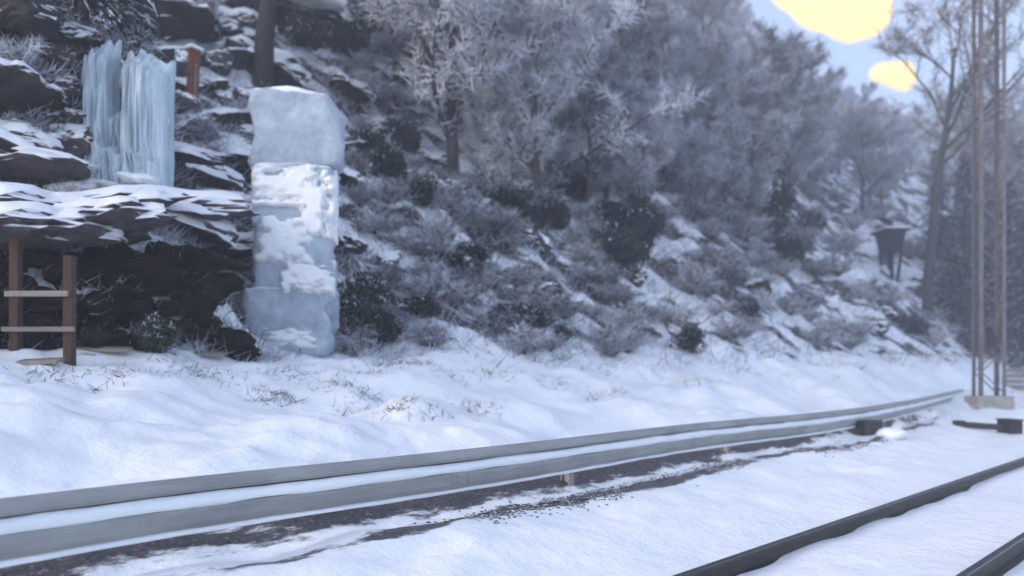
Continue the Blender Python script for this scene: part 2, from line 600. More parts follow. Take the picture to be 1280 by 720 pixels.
def rock_data(seed, sub=3, squash=(1, 1, 0.7), rough=0.28, cuts=14):
    import bmesh
    r_ = np.random.default_rng(seed)
    bm = bmesh.new()
    bmesh.ops.create_icosphere(bm, subdivisions=sub, radius=1)
    bm.verts.index_update()
    V = np.array([v.co[:] for v in bm.verts]); F = [tuple(v.index for v in f.verts) for f in bm.faces]
    bm.free()
    for k in range(cuts):        # planar breaks
        nrm = unit(1, r_)[0]; d = r_.uniform(0.42, 0.78)
        if k % 3 == 0: nrm = nrm * [0.25, 0.25, 1]; nrm /= np.linalg.norm(nrm)
        s = V @ nrm
        V = V - np.outer(np.clip(s - d, 0, None), nrm) * 0.97
    nz = fbm(V[:, 0] * 1.7 + seed, V[:, 1] * 1.7 + V[:, 2] * 1.3, 4)
    V = V * (1 + rough * nz)[:, None]
    if cuts:
        n2 = fbm(V[:, 0] * 5 + seed, V[:, 2] * 7 + V[:, 1] * 4, 3)
        V = V * (1 + 0.20 * n2)[:, None]
    V = V * np.array(squash)
    return V, F


def snow_cap_data(V, F, thick, nzmin=0.55):
    """snow lying on the upward faces of a rock: raised, closed shell with a rounded edge"""
    V = np.asarray(V)
    keep = []
    for f in F:
        a, b, c = V[f[0]], V[f[1]], V[f[2]]
        n = np.cross(b - a, c - a); n /= np.linalg.norm(n) + 1e-9
        if n[2] > nzmin: keep.append(f)
    if not keep: return None
    used = sorted({i for f in keep for i in f}); mp = {i: k for k, i in enumerate(used)}
    cnt = {}
    for f in keep:
        for i in range(3):
            e = tuple(sorted((f[i], f[(i + 1) % 3]))); cnt[e] = cnt.get(e, 0) + 1
    rim = {i for e, c in cnt.items() if c == 1 for i in e}
    W = np.array([V[i] + np.array([0, 0, -0.012 if i in rim else thick]) for i in used])
    return W, [tuple(mp[i] for i in f) for f in keep]


# ------------------------------------------------------------------ railway track
track = empty('railway_track', (0, 2.44, -0.07))
tag(track, 'dark steel railway track running through the flat snow', 'railway track')


def rail_profile():
    return [(-0.070, 0.000), (-0.070, 0.012), (-0.012, 0.030), (-0.010, 0.125), (-0.036, 0.138), (-0.036, 0.164), (-0.028, 0.172),
            (0.028, 0.172), (0.036, 0.164), (0.036, 0.138), (0.010, 0.125), (0.012, 0.030), (0.070, 0.012), (0.070, 0.000)]


def extrude_x(prof, x0, x1, n, y0, z0):
    V, F = [], []
    xs = np.linspace(x0, x1, n)
    k = len(prof)
    for x in xs:
        V += [(x, y0 + p[0], z0 + p[1]) for p in prof]
    for i in range(n - 1):
        for j in range(k):
            j2 = (j + 1) % k
            F.append((i * k + j, i * k + j2, (i + 1) * k + j2, (i + 1) * k + j))
    F.append(tuple(range(k))[::-1]); F.append(tuple((n - 1) * k + j for j in range(k)))
    return V, F


for y in (1.68 - 2.44, 3.20 - 2.44):
    V, F = extrude_x(rail_profile(), -27, 320, 2, y, -0.005)
    mi = [1 if (V[f[0]][2] > 0.155 and V[f[1]][2] > 0.155 and len(f) == 4) else 0 for f in F]
    r = mesh_obj('rail', V, F, [M_rail, M_head], track, mat_idx=mi)
# ------------------------------------------------------------------ guard rail
def gpath(s):
    """smooth path of the barrier"""
    s = np.asarray(s, float)
    off = np.linspace(-1.6, 1.6, 7)
    X = np.mean([np.interp(s + o, seglen, P0[:, 0]) for o in off], axis=0)
    Y = np.mean([np.interp(s + o, seglen, P0[:, 1]) for o in off], axis=0)
    return X, Y


def sweep(prof, s0, s1, n, zoff=0.0, jit=None, rs=None):
    """prof: (toward track, z) closed outline"""
    S = np.linspace(s0, s1, n)
    X, Y = gpath(S); X2, Y2 = gpath(S + 0.05)
    tx, ty = X2 - X, Y2 - Y
    l = np.hypot(tx, ty); tx /= l; ty /= l
    nx, ny = ty, -tx                     # toward the track
    V, F = [], []
    k = len(prof)
    for i in range(n):
        for j, (a, z) in enumerate(prof):
            ja, jz = (jit(S[i], j) if jit else (0, 0))
            V.append((X[i] + nx[i] * (a + ja), Y[i] + ny[i] * (a + ja), z + jz + zoff))
    for i in range(n - 1):
        for j in range(k):
            j2 = (j + 1) % k
            F.append((i * k + j, (i + 1) * k + j, (i + 1) * k + j2, i * k + j2))
    F.append(tuple(range(k))); F.append(tuple((n - 1) * k + j for j in range(k))[::-1])
    return V, F


ZT, ZB = 0.865, 0.475       # beam top and bottom
Hh = ZT - ZB
outer = [(0.000, ZT), (0.012, ZT - 0.003), (0.074, ZT - 0.045), (0.078, ZT - 0.075), (0.070, ZT - 0.098), (0.018, ZT - 0.118), (0.018, ZT - 0.190),
         (0.070, ZT - 0.205), (0.080, ZT - 0.235), (0.078, ZT - 0.310), (0.034, ZB + 0.020), (0.024, ZB)]
inner = [(a - 0.008, z) for a, z in outer][::-1]
wprof = outer + inner
gx, gy = gpath(np.array([6.0]))
guard = empty('guard_rail', (float(gx[0]), float(gy[0]), 0.30))
tag(guard, 'grey corrugated steel guard rail with snow lying in its groove', 'guard rail')


def to_local(V, o):
    l = np.array(o.location)
    return [tuple(np.array(v) - l) for v in V]


s_end = seglen[-1] - 1.8
panel = 4.3
s_first = 0.4
k = 0
s = s_first
while s < s_end - 0.5:
    e = min(s + panel + 0.28, s_end)
    V, F = sweep([(a + 0.004 * (k % 2), z) for a, z in wprof], s, e, 14)
    mesh_obj('beam', to_local(V, guard), F, M_galv, guard)
    if k > 0:
        for ds in (0.07, 0.21):
            X, Y = gpath(np.array([s + ds])); X, Y = float(X[0]), float(Y[0])
            for dz in (0.060, 0.240, 0.290):
                V, F = tube([(X, Y - 0.074, ZT - dz), (X, Y - 0.098, ZT - dz)], [0.013, 0.010], 8)
                mesh_obj('bolt', to_local(V, guard), F, M_galv, guard)
    s += panel; k += 1
# posts with spacer and bolt
s = s_first + 2.2
while s < s_end:
    X, Y = gpath(np.array([s])); X, Y = float(X[0]), float(Y[0])
    if -0.8 < X < 7.0:
        s += panel; continue
    zb = hz(X, Y) - 0.25
    p = mesh_obj('post', *[to_local(q, guard) if i == 0 else q for i, q in enumerate(join([
        box_mesh(X, Y + 0.10, (zb + ZT - 0.06) / 2, 0.10, 0.012, ZT - 0.06 - zb), box_mesh(X, Y + 0.155, (zb + ZT - 0.06) / 2, 0.012, 0.098, ZT - 0.06 - zb),
        box_mesh(X, Y + 0.21, (zb + ZT - 0.06) / 2, 0.10, 0.012, ZT - 0.06 - zb)]))], M_galv, guard)
    V, F = box_mesh(X, Y + 0.047, ZT - 0.155, 0.12, 0.088, 0.14, 0.01)
    mesh_obj('spacer', to_local(V, guard), F, M_post, guard)
    V, F = tube([(X, Y - 0.078, ZT - 0.262), (X, Y - 0.095, ZT - 0.262)], [0.02, 0.016], 8)
    mesh_obj('bolt', to_local(V, guard), F, M_galv, guard)
    s += panel
# snow in the groove and on the lower lip


def jit1(s, j):
    n = float(fbm(np.array([s * 2.3 + j * 0.4]), np.array([3.3 + j]), 3)[0])
    return (0.012 * n, 0.020 * n)


groove = [(0.012, ZT - 0.188), (0.022, ZT - 0.192), (0.078, ZT - 0.204), (0.090, ZT - 0.190), (0.084, ZT - 0.150), (0.060, ZT - 0.112), (0.018, ZT - 0.122)]
V, F = sweep(groove, s_first + 0.05, s_end - 0.05, 260, jit=jit1)
o = mesh_obj('groove_snow', to_local(V, guard), F, M_snow, guard, smooth=True); o['kind'] = 'stuff'
lip = [(0.020, ZB - 0.004), (0.046, ZB - 0.006), (0.052, ZB + 0.012), (0.044, ZB + 0.034), (0.030, ZB + 0.020)]
V, F = sweep(lip, s_first + 0.05, s_end - 0.05, 260, jit=lambda s, j: tuple(0.6 * q for q in jit1(s + 31, j)))
o = mesh_obj('lip_snow', to_local(V, guard), F, M_snow, guard, smooth=True); o['kind'] = 'stuff'

# ------------------------------------------------------------------ trackside mast and gear
MB = at(1236, 504, 30.0)
MB[2] = hz(MB[0], MB[1])
mast = empty('lattice_mast', MB)
mast.rotation_euler = (0, 0, math.atan2(RT[1], RT[0]))
tag(mast, 'tall slim steel lattice mast rising from the snow beside the track', 'mast')
HM, WM, DM = 16.0, 0.84, 0.5
for sx in (-1, 1):
    for sy in (-1, 1):
        V, F = join([box_mesh(sx * (WM / 2), sy * DM / 2, HM / 2, 0.14, 0.014, HM), box_mesh(sx * (WM / 2 + 0.063), sy * (DM / 2 - 0.052), HM / 2, 0.014, 0.09, HM)])
        mesh_obj('leg', V, F, M_mast, mast)
nb = 20
for sy in (-1, 1):
    for k in range(nb):
        z0, z1 = 0.4 + k * (HM - 0.6) / nb, 0.4 + (k + 1) * (HM - 0.6) / nb
        a = -1 if k % 2 else 1
        V, F = bar((a * WM / 2, sy * (DM / 2 - 0.016), z0), (-a * WM / 2, sy * (DM / 2 - 0.016), z1), 0.014, 0.045)
        mesh_obj('brace', V, F, M_mast, mast)
V, F = box_mesh(0, 0, 0.02, 1.35, 0.95, 0.5, 0.04)
mesh_obj('footing', V, F, M_conc, mast)
V, F = box_mesh(-0.1, -0.36, 2.3, 0.28, 0.18, 0.40, 0.02)
mesh_obj('junction_box', V, F, M_black, mast)

MP = at(1262, 533, 21.5)
zg = hz(MP[0], MP[1])
pm = empty('point_machine', (MP[0], MP[1], zg))
pm.rotation_euler = (0, 0, math.atan2(RT[1], RT[0]))
tag(pm, 'black point machine box with long dark rod lying on the snow', 'railway equipment')
V, F = box_mesh(0, 0, 0.17, 0.34, 0.6, 0.36, 0.03); mesh_obj('housing', V, F, M_black, pm)
V, F = box_mesh(0, 0, 0.37, 0.38, 0.64, 0.04, 0.012); mesh_obj('lid', V, F, M_black, pm)
V, F = bar((-0.17, 0.0, 0.16), (-1.15, 0.35, 0.22), 0.16, 0.16); mesh_obj('rod', V, F, M_black, pm)
V, F = box_mesh(-1.16, 0.36, 0.19, 0.24, 0.26, 0.28, 0.03); mesh_obj('rod_bracket', V, F, M_black, pm)

# dark footing block at the barrier
bb = at(1082, 548, 16.6); zb = hz(bb[0], bb[1])
blk = empty('footing_block', (bb[0], bb[1], zb)); blk.rotation_euler = (0, 0, -0.35)
tag(blk, 'small dark concrete block half under the end of the guard rail', 'block')
V, F = box_mesh(0, 0, 0.10, 0.55, 0.42, 0.44, 0.03); mesh_obj('block_body', V, F, M_post, blk)
rv, rf = rock_data(5, 3, (0.40, 0.32, 0.16), cuts=0); o = mesh_obj('snow_heap', rv + np.array([0.42, -0.25, 0.02]), rf, M_snow, blk, smooth=True)

# slatted board fence beyond the mast
FB = at(1268, 492, 42.0); FB[2] = hz(FB[0], FB[1])
fe = empty('board_fence', FB); fe.rotation_euler = (0, 0, math.atan2(RT[1], RT[0]) + 0.15)
tag(fe, 'low grey fence of horizontal boards behind the lattice mast', 'fence')
top = 1.6 + (HOR - 460) / FPX * 42 - FB[2]
top = max(top, 1.1)
for k in range(4):
    V, F = box_mesh(1.2, 0, top - 0.13 - k * 0.29, 3.6, 0.04, 0.23, 0.008); mesh_obj('board', V, F, M_plank, fe)
for x in (-0.5, 1.2, 2.9):
    V, F = box_mesh(x, 0.075, top / 2 - 0.1, 0.11, 0.1, top + 0.2, 0.01); mesh_obj('post', V, F, M_wood, fe)


# ------------------------------------------------------------------ rocks
rock_lib = []
for k in range(7):
    sq = [(1.15, 0.9, 0.62), (1.0, 0.85, 0.85), (1.4, 0.9, 0.5), (0.85, 0.8, 1.0), (1.25, 1.0, 0.72), (1.0, 1.0, 0.6), (1.5, 0.8, 0.42)][k]
    V, F = rock_data(20 + k, 4, sq)
    me = bpy.data.meshes.new('rock_body'); me.from_pydata([tuple(v) for v in V], [], F); me.materials.append(M_slab if k in (2, 6) else M_rock if k % 3 else M_rock2); me.update()
    c = snow_cap_data(V, F, 0.14 if k in (2, 6) else 0.09, 0.35 if k in (2, 6) else 0.55)
    mc = bpy.data.meshes.new('snow_cap'); mc.from_pydata([tuple(v) for v in c[0]], [], c[1]); mc.materials.append(M_snow)
    mc.polygons.foreach_set('use_smooth', np.ones(len(mc.polygons), dtype=bool)); mc.update()
    rock_lib.append((me, mc))


for k in range(3):
    V, F = rock_data(70 + k, 4, ((1.2, 0.9, 0.8), (1.0, 0.9, 1.0), (1.4, 0.9, 0.7))[k], 0.4)
    me = bpy.data.meshes.new('rock_body'); me.from_pydata([tuple(v) for v in V], [], F); me.materials.append(M_black_rock); me.update()
    rock_lib.append((me, None))


def rock(kind, loc, size, rz, label, group, tilt=(0, 0), name='boulder', cat='rock', cap=True, scl=(1, 1, 1)):
    e = empty(name, loc, rz)
    e.rotation_euler = (tilt[0], tilt[1], rz)
    e.scale = (size * scl[0], size * scl[1], size * scl[2])
    tag(e, label, cat, group)
    link_mesh('rock_body', rock_lib[kind][0], e)
    if cap: link_mesh('snow_cap', rock_lib[kind][1], e)
    return e


rr = random.Random(3)
# the crag at the left: rows of broken strata, jammed into the slope
def crag(px, py, kd, s_, label, group, out=0.0, scl=(1, 1, 1), cap=True):
    h = on_ray(px, py, 7)
    if h is None: return
    p, d = h
    p = p - FW * out
    rock(kd, p, s_ * d / FPX, rr.uniform(-0.5, 0.5) - 0.75 + (math.pi if rr.random() < 0.5 else 0), label, group, scl=scl, cap=cap,
         tilt=(rr.uniform(-0.12, 0.12), rr.uniform(-0.05, 0.2)))


for py in range(335, 440, 24):
    for px in range(-30, 290, 48):
        crag(min(px + rr.uniform(-22, 22), 268), py + rr.uniform(-10, 10), rr.choice((7, 8, 9)), rr.uniform(30, 66), 'black rock in the low dark face above the snow bank',
             'black rocks of the low rock face', out=-0.1, cap=False, scl=(1, 1, rr.uniform(0.6, 1.0)))
for px, py, w, th in ((20, 300, 95, 0.6), (125, 306, 88, 0.55), (225, 292, 100, 0.65), (285, 318, 62, 0.6), (70, 272, 110, 0.5), (190, 262, 95, 0.55), (280, 262, 70, 0.6), (-20, 262, 90, 0.6),
                      (20, 232, 84, 0.5), (250, 226, 72, 0.6), (300, 205, 50, 0.7), (215, 205, 46, 0.6), (25, 192, 66, 0.8)):
    crag(px, py, rr.choice((2, 6)), w, 'broad slab thick with snow overhanging the dark rock face', 'snowy slabs over the rock face', out=0.30 if py > 280 else 0.05, scl=(1, 1, th))
pts = []
for _ in range(900):
    px, py = rr.uniform(-30, 335), rr.uniform(0, 205)
    if 92 < px < 208 and py > 38: continue
    sz = rr.choice((18, 26, 34, 48, 70, 84))
    if any(abs(px - a) < (sz + c) * 0.55 and abs(py - b) < (sz + c) * 0.30 for a, b, c in pts): continue
    pts.append((px, py, sz))
    crag(px, py, rr.choice((0, 1, 3, 4, 5)), sz, ('large' if sz > 60 else 'middling' if sz > 30 else 'small') + ' dark boulder with snow on top ' + ('above' if py < 45 else 'beside') + ' the frozen waterfall',
         'boulders of the crag round the waterfall', out=0.0, scl=(1, 1, rr.uniform(0.6, 1.2)))
    if len(pts) > 46: break
for px, py in ((445, 190), (470, 160), (505, 225), (440, 120), (540, 205), (500, 175), (430, 230), (470, 215), (560, 240)):
    crag(px, py, rr.choice((0, 1, 4)), rr.uniform(26, 44), 'black brown rock in the dark gap beside the stone pillar', 'black rocks beside the pillar', scl=(1, 1, 0.8))
# scattered boulders on the slope
cnt = 0
for _ in range(400):
    px, py = rr.uniform(430, 1190), rr.uniform(200, 440)
    h = on_ray(px, py)
    if h is None: continue
    p, d = h
    if d > 75 or p[1] < 11.8: continue
    bl = 'snow capped boulder half buried in the slope ' + beside(p)
    rock(rr.choice((0, 1, 3, 4, 5)), p - [0, 0, 0.22], rr.uniform(0.3, 0.7) * (0.7 + d / 60), rr.uniform(0, 6),
         bl, bl.replace('boulder', 'boulders'), scl=(1, 1, 1.05), tilt=(rr.uniform(-0.1, 0.5), rr.uniform(-0.3, 0.3)))
    cnt += 1
    if cnt >= 48: break


# ------------------------------------------------------------------ frozen cascade
IC_D = min(on_ray(x, y, 7)[1] for x in (105, 148, 195) for y in (100, 160, 220)) - 0.1
IC = at(148, 255, IC_D)
ice = empty('frozen_waterfall', IC); ice.rotation_euler = (0, 0, math.atan2(RT[1], RT[0]))
tag(ice, 'pale blue frozen waterfall hanging down the dark crag in two columns', 'ice')
sc = IC_D / FPX
ri = random.Random(5)


def strand(x0, ztop, zbot, r0, r1, y, bulge):
    n = 16
    pts, rad = [], []
    for i in range(n):
        t = i / (n - 1)
        z = ztop + (zbot - ztop) * t
        pts.append((x0 + 0.03 * math.sin(7 * t + x0 * 9), y - bulge * t + 0.03 * math.sin(5 * t + x0 * 4), z))
        rad.append((r0 * (1 - t) + r1 * t) * (1 + 0.22 * math.sin(t * 17 + x0 * 23) * 0.6 + 0.15 * ri.uniform(-1, 1)) * (0.55 if i == 0 else 1))
    return tube(pts, rad, 10)


def curtain(x0, x1, yt, yb, seed, dep, slope):
    """fluted sheet of ice bulging out of the rock, ragged below"""
    nu, nv = 90, 46
    u = np.linspace(-1, 1, nu); v = np.linspace(0, 1, nv)
    U, W_ = np.meshgrid(u, v, indexing='ij')
    xpx = x0 + (x1 - x0) * (U + 1) / 2
    top = yt + slope * (xpx - x0) + 26 * vnoise(U * 4 + seed, U * 0 + 1.5)
    bot = yb + 46 * vnoise(U * 5.5 + seed, U * 0 + 7.5) + 26 * vnoise(U * 13 + seed, U * 0 + 3.5)
    Zp = top + (bot - top) * W_
    fl = np.abs(vnoise(U * (x1 - x0) * 0.10 + seed, W_ * 1.3 + seed)) * 2
    f2 = np.abs(vnoise(U * (x1 - x0) * 0.24 + seed, W_ * 2.0 + seed)) * 2
    body = np.sqrt(np.clip(1 - U ** 2, 0, 1)) ** 0.7 * (0.35 + 0.65 * sstep(0, 0.18, W_)) * (1 - 0.35 * W_ ** 2)
    Y = 0.5 - body * (dep + 0.16 * fl + 0.08 * f2 + 0.10 * vnoise(W_ * 5 + seed, U * 2)) - 0.12 * W_
    X = (xpx - 148) * sc + 0.03 * vnoise(W_ * 4 + seed, U * 3)
    V = np.stack([X, Y, (255 - Zp) * sc], -1).reshape(-1, 3)
    idx = np.arange(nu * nv).reshape(nu, nv)
    F = np.stack([idx[:-1, :-1], idx[:-1, 1:], idx[1:, 1:], idx[1:, :-1]], -1).reshape(-1, 4)
    return V, [tuple(int(i) for i in f) for f in F]


for a in ((98, 132, 42, 236, 3, 0.42, 0.05), (143, 203, 56, 238, 8, 0.50, 0.16), (126, 152, 132, 246, 14, 0.34, 0.0), (97, 160, 176, 262, 21, 0.62, 0.0), (135, 198, 182, 260, 27, 0.66, 0.0)):
    V, F = curtain(*a)
    mesh_obj('ice_curtain', V, F, M_ice, ice, smooth=True)
for k in range(26):
    px = ri.choice((ri.uniform(98, 132), ri.uniform(143, 203)))
    yt = ri.uniform(60, 150); L_ = ri.uniform(22, 62)
    V, F = strand((px - 148) * sc, (255 - yt) * sc, (255 - yt - L_) * sc, ri.uniform(1.6, 3.4) * sc, 0.25 * sc, 0.02 + 0.25 * abs(px - (115 if px < 137 else 173)) / 30, 0.03)
    mesh_obj('icicle', V, F, M_ice, ice, smooth=True)
for px, py, w, hh in [(122, 240, 34, 13), (165, 244, 38, 13), (108, 250, 26, 12), (150, 255, 52, 11), (180, 226, 18, 9), (118, 212, 16, 7)]:
    V, F = rock_data(60 + px, 4, (w * sc, 0.42, hh * sc), 0.75, cuts=4)
    mesh_obj('snow_apron', V + np.array([(px - 148) * sc, 0.15 - (py - 190) * 0.007, (255 - py) * sc]), F, M_snow, ice, smooth=True)

# ------------------------------------------------------------------ pale stone pillar
PI_, PD = on_ray(368, 434, 8)
PI_ = PI_ - [0, 0, 0.05]
pil = empty('stone_pillar', PI_); pil.rotation_euler = (0, 0, math.atan2(RT[1], RT[0]) + 0.12)
tag(pil, 'tall pale blue pillar of icy stone blocks patched with snow beside the crag', 'pillar')
sp = PD / FPX


def rough_block(x0, x1, y0, y1, depth, seed, taper_r=0.0):
    """weathered block, pixels of the photo as the measure"""
    import bmesh
    bm = bmesh.new()
    bmesh.ops.create_cube(bm, size=1)
    bmesh.ops.bevel(bm, geom=bm.edges[:], offset=0.09, segments=2, affect='EDGES', profile=0.55)
    bmesh.ops.triangulate(bm, faces=bm.faces[:])
    bmesh.ops.subdivide_edges(bm, edges=[e for e in bm.edges if e.calc_length() > 0.3], cuts=7, use_grid_fill=True)
    bmesh.ops.triangulate(bm, faces=bm.faces[:])
    bm.verts.index_update()
    V = np.array([v.co[:] for v in bm.verts]); F = [tuple(v.index for v in f.verts) for f in bm.faces]
    bm.free()
    zt = np.clip(V[:, 2] - 0.15, 0, 1)
    V[:, 0] = np.where(V[:, 0] > 0, V[:, 0] - taper_r * zt * 2, V[:, 0])
    V[:, 2] -= taper_r * np.clip(V[:, 0], 0, 1) * (V[:, 2] > 0.3) * 0.9
    nz = fbm(V[:, 0] * 2.5 + seed, V[:, 2] * 3.5 + V[:, 1] * 2.1, 4)
    V = V * (1 + 0.20 * nz)[:, None]
    V[:, 0] += 0.10 * fbm(V[:, 2] * 4 + seed, V[:, 1] * 2, 3)
    cx = ((x0 + x1) / 2 - 368) * sp; cz = (432 - (y0 + y1) / 2) * sp
    return V * np.array([(x1 - x0) * sp, depth, (y1 - y0) * sp]) + np.array([cx, 0.3, cz]), F


for nm, a, m in [('block', (311, 413, 358, 440, 1.0, 1), M_block), ('block', (320, 414, 280, 362, 0.95, 4), M_block), ('block', (318, 416, 200, 284, 0.9, 9), M_block), ('block', (318, 427, 106, 206, 0.85, 14, 0.16), M_block)]:
    V, F = rough_block(*a)
    mesh_obj(nm, V, F, m, pil, smooth=True)


def plaster(x0, x1, y0, y1, seed, y, th):
    """snow blown onto the face: a lumpy, ragged sheet with thickness"""
    nu, nv = 34, 30
    U, W_ = np.meshgrid(np.linspace(-1, 1, nu), np.linspace(-1, 1, nv), indexing='ij')
    rag = 1 - np.maximum(np.abs(U) ** 3, np.abs(W_) ** 3)
    nzz = fbm(U * 2.3 + seed, W_ * 4.2 + seed, 4)
    t = th * np.clip(rag * 1.7 - 0.45 + 1.8 * nzz, -0.9, 0.85)
    t = np.where(np.maximum(np.abs(U), np.abs(W_)) > 0.99, -0.9 * th, t)
    X = ((x0 + x1) / 2 - 368) * sp + U * (x1 - x0) / 2 * sp + 0.03 * nzz
    Z = (432 - (y0 + y1) / 2) * sp - W_ * (y1 - y0) / 2 * sp
    V = np.stack([X, y - t, Z], -1).reshape(-1, 3)
    idx = np.arange(nu * nv).reshape(nu, nv)
    F = np.stack([idx[:-1, :-1], idx[:-1, 1:], idx[1:, 1:], idx[1:, :-1]], -1).reshape(-1, 4)[:, ::-1]
    return V, [tuple(int(i) for i in f) for f in F]


for a in ((316, 400, 200, 262, 2, -0.12, 0.17), (372, 421, 205, 300, 5, -0.11, 0.20), (318, 395, 262, 330, 8, -0.13, 0.18), (350, 418, 320, 366, 12, -0.14, 0.18), (330, 398, 405, 432, 17, -0.18, 0.12)):
    V, F = plaster(*a)
    mesh_obj('snow_plaster', V, F, M_snow, pil, smooth=True)
V, F = rock_data(471, 3, (44 * sp, 0.34, 7 * sp), 0.3, cuts=0)
mesh_obj('snow_cap', V + np.array([(362 - 368) * sp, 0.3, (432 - 108) * sp]), F, M_snow, pil, smooth=True)

# ------------------------------------------------------------------ timber frame, planks, post
TF, TD = on_ray(53, 446, 7)
TF = TF - [0, 0, 0.05]
tf = empty('timber_frame', TF); tf.rotation_euler = (0, 0, math.atan2(RT[1], RT[0]))
tag(tf, 'brown timber frame of two posts and pale rails before black rock', 'timber frame')
sf = TD / FPX
base_y = HOR - (TF[2] - CAMZ) / sf
for px, yt in ((20, 290), (87, 320)):
    hgt = (base_y - yt) * sf
    V, F = box_mesh((px - 53) * sf, 0, hgt / 2 - 0.1, 0.11, 0.11, hgt + 0.2, 0.012)
    mesh_obj('post', V, F, M_wood, tf)
for py, x0, x1, dz in ((368, 12, 90, 0.07), (412, 8, 98, 0.06)):
    V, F = box_mesh(((x0 + x1) / 2 - 53) * sf, -0.085, (base_y - py) * sf, (x1 - x0) * sf, 0.05, dz, 0.008)
    mesh_obj('rail', V, F, M_plank, tf)
for px, py, L_, rz, tl in ((128, 440, 0.7, 0.05, 0.02), (36, 456, 0.8, -0.1, -0.04), (255, 446, 0.6, 0.1, 0.03)):
    p, d = on_ray(px, py, 6)
    o = mesh_obj('plank', *box_mesh(0, 0, 0.0, L_, 0.16, 0.045, 0.008), M_plank)
    o.location = (p[0], p[1], p[2] + 0.03); o.rotation_euler = (0.25, tl, math.atan2(RT[1], RT[0]) + rz)
    tag(o, 'weathered plank lying in the snow at the foot of the black rocks', 'plank', 'planks at the foot of the rocks')
RP = at(241, 135, on_ray(241, 135, 7)[1] - 0.15)
o = empty('iron_post', RP - [0, 0, 0.3]); o.rotation_euler = (0.02, 0.03, 0.2)
tag(o, 'rusty red iron post standing in the crag beside the frozen waterfall', 'post')
V, F = join([box_mesh(0, 0, 0.85, 0.26, 0.02, 1.7), box_mesh(-0.12, 0.06, 0.85, 0.02, 0.10, 1.7), box_mesh(0.12, 0.06, 0.85, 0.02, 0.10, 1.7)])
mesh_obj('channel', V, F, M_rust, o)
V, F = box_mesh(0, -0.03, 0.72, 0.045, 0.035, 1.25, 0.006); mesh_obj('strip', V, F, M_plank, o)
V, F = box_mesh(0, 0.03, 1.73, 0.34, 0.2, 0.08, 0.02); mesh_obj('snow_cap', V, F, M_snow, o)

# ------------------------------------------------------------------ hide on the slope
hit = on_ray(1113, 345, 20)
HP, HD = hit if hit is not None else (at(1113, 345, 60), 60)
HP = np.array(HP)
hs = HD / FPX
hd = empty('raised_hide', HP - [0, 0, 0.2]); hd.rotation_euler = (0, 0, math.atan2(RT[1], RT[0]))
tag(hd, 'dark wooden raised hide with a snowy flat roof on crossed struts', 'hide')
zt = (345 - 292) * hs + 0.2; zb_ = (345 - 318) * hs + 0.2
w1, w0 = 24 * hs / 2, 13 * hs / 2
dd = 0.9
V = [(-w0, -dd, zb_), (w0, -dd, zb_), (w0, dd, zb_), (-w0, dd, zb_), (-w1, -dd, zt), (w1, -dd, zt), (w1, dd, zt), (-w1, dd, zt)]
F = [(3, 2, 1, 0), (4, 5, 6, 7), (0, 1, 5, 4), (1, 2, 6, 5), (2, 3, 7, 6), (3, 0, 4, 7)]
mesh_obj('cabin', V, F, M_hide, hd)
V, F = box_mesh(0, 0, zt + 0.06, 2 * w1 + 0.5, 2 * dd + 0.5, 0.12, 0.02); rf_ = mesh_obj('roof', V, F, M_hide, hd)
V, F = box_mesh(0.05, 0, zt + 0.19, 2 * w1 + 0.42, 2 * dd + 0.42, 0.14, 0.06); mesh_obj('roof_snow', V, F, M_snow, rf_, smooth=True)
for sx in (-1, 1):
    for sy in (-1, 1):
        V, F = bar((sx * w0 * 1.0, sy * dd * 0.9, zb_ + 0.02), (sx * 0.15, sy * dd * 0.7, -0.5), 0.18)
        mesh_obj('strut', V, F, M_hide, hd)


# ------------------------------------------------------------------ trees
def grow(seed, height, spread, nlimb, fork=0.35, r0=0.22, lean=0.0, levels=3):
    """returns limb polylines [(pts, radii)], and points for twigs"""
    r_ = random.Random(seed)
    limbs, twig = [], []

    def branch(p, d, L_, rad, lev):
        n = 6
        pts, rads = [np.array(p)], [rad]
        d = np.array(d, float)
        for i in range(n):
            d = d + np.array([r_.gauss(0, 0.13 if lev else 0.045), r_.gauss(0, 0.13 if lev else 0.045), r_.gauss(0.03, 0.08)])
            d /= np.linalg.norm(d)
            pts.append(pts[-1] + d * L_ / n)
            rads.append(rad * (1 - 0.75 * (i + 1) / n))
            if lev > 0:
                twig.append((pts[-1], d.copy(), lev))
        limbs.append((pts, rads))
        if lev < levels:
            k = nlimb if lev == 0 else r_.randint(4, 6)
            for j in range(k):
                t = (fork + (1 - fork) * (j + r_.random() * 0.8) / k) if lev == 0 else r_.uniform(0.2, 1.0)
                i = min(int(t * n), n - 1)
                q = pts[i] + (pts[i + 1] - pts[i]) * (t * n - i if t * n - i < 1 else 1)
                a = r_.uniform(0, 2 * math.pi)
                side = np.array([math.cos(a), math.sin(a), r_.uniform(-0.05, 0.5)])
                nd = d * (0.55 if lev == 0 else 0.5) + side * spread
                nd /= np.linalg.norm(nd)
                branch(q, nd, L_ * r_.uniform(0.38, 0.58) * (1.15 - 0.45 * t if lev == 0 else 1), max(rads[i] * 0.55, 0.012), lev + 1)
    branch((0, 0, -0.3), (lean, 0, 1), height * 0.86, r0, 0)
    return limbs, twig


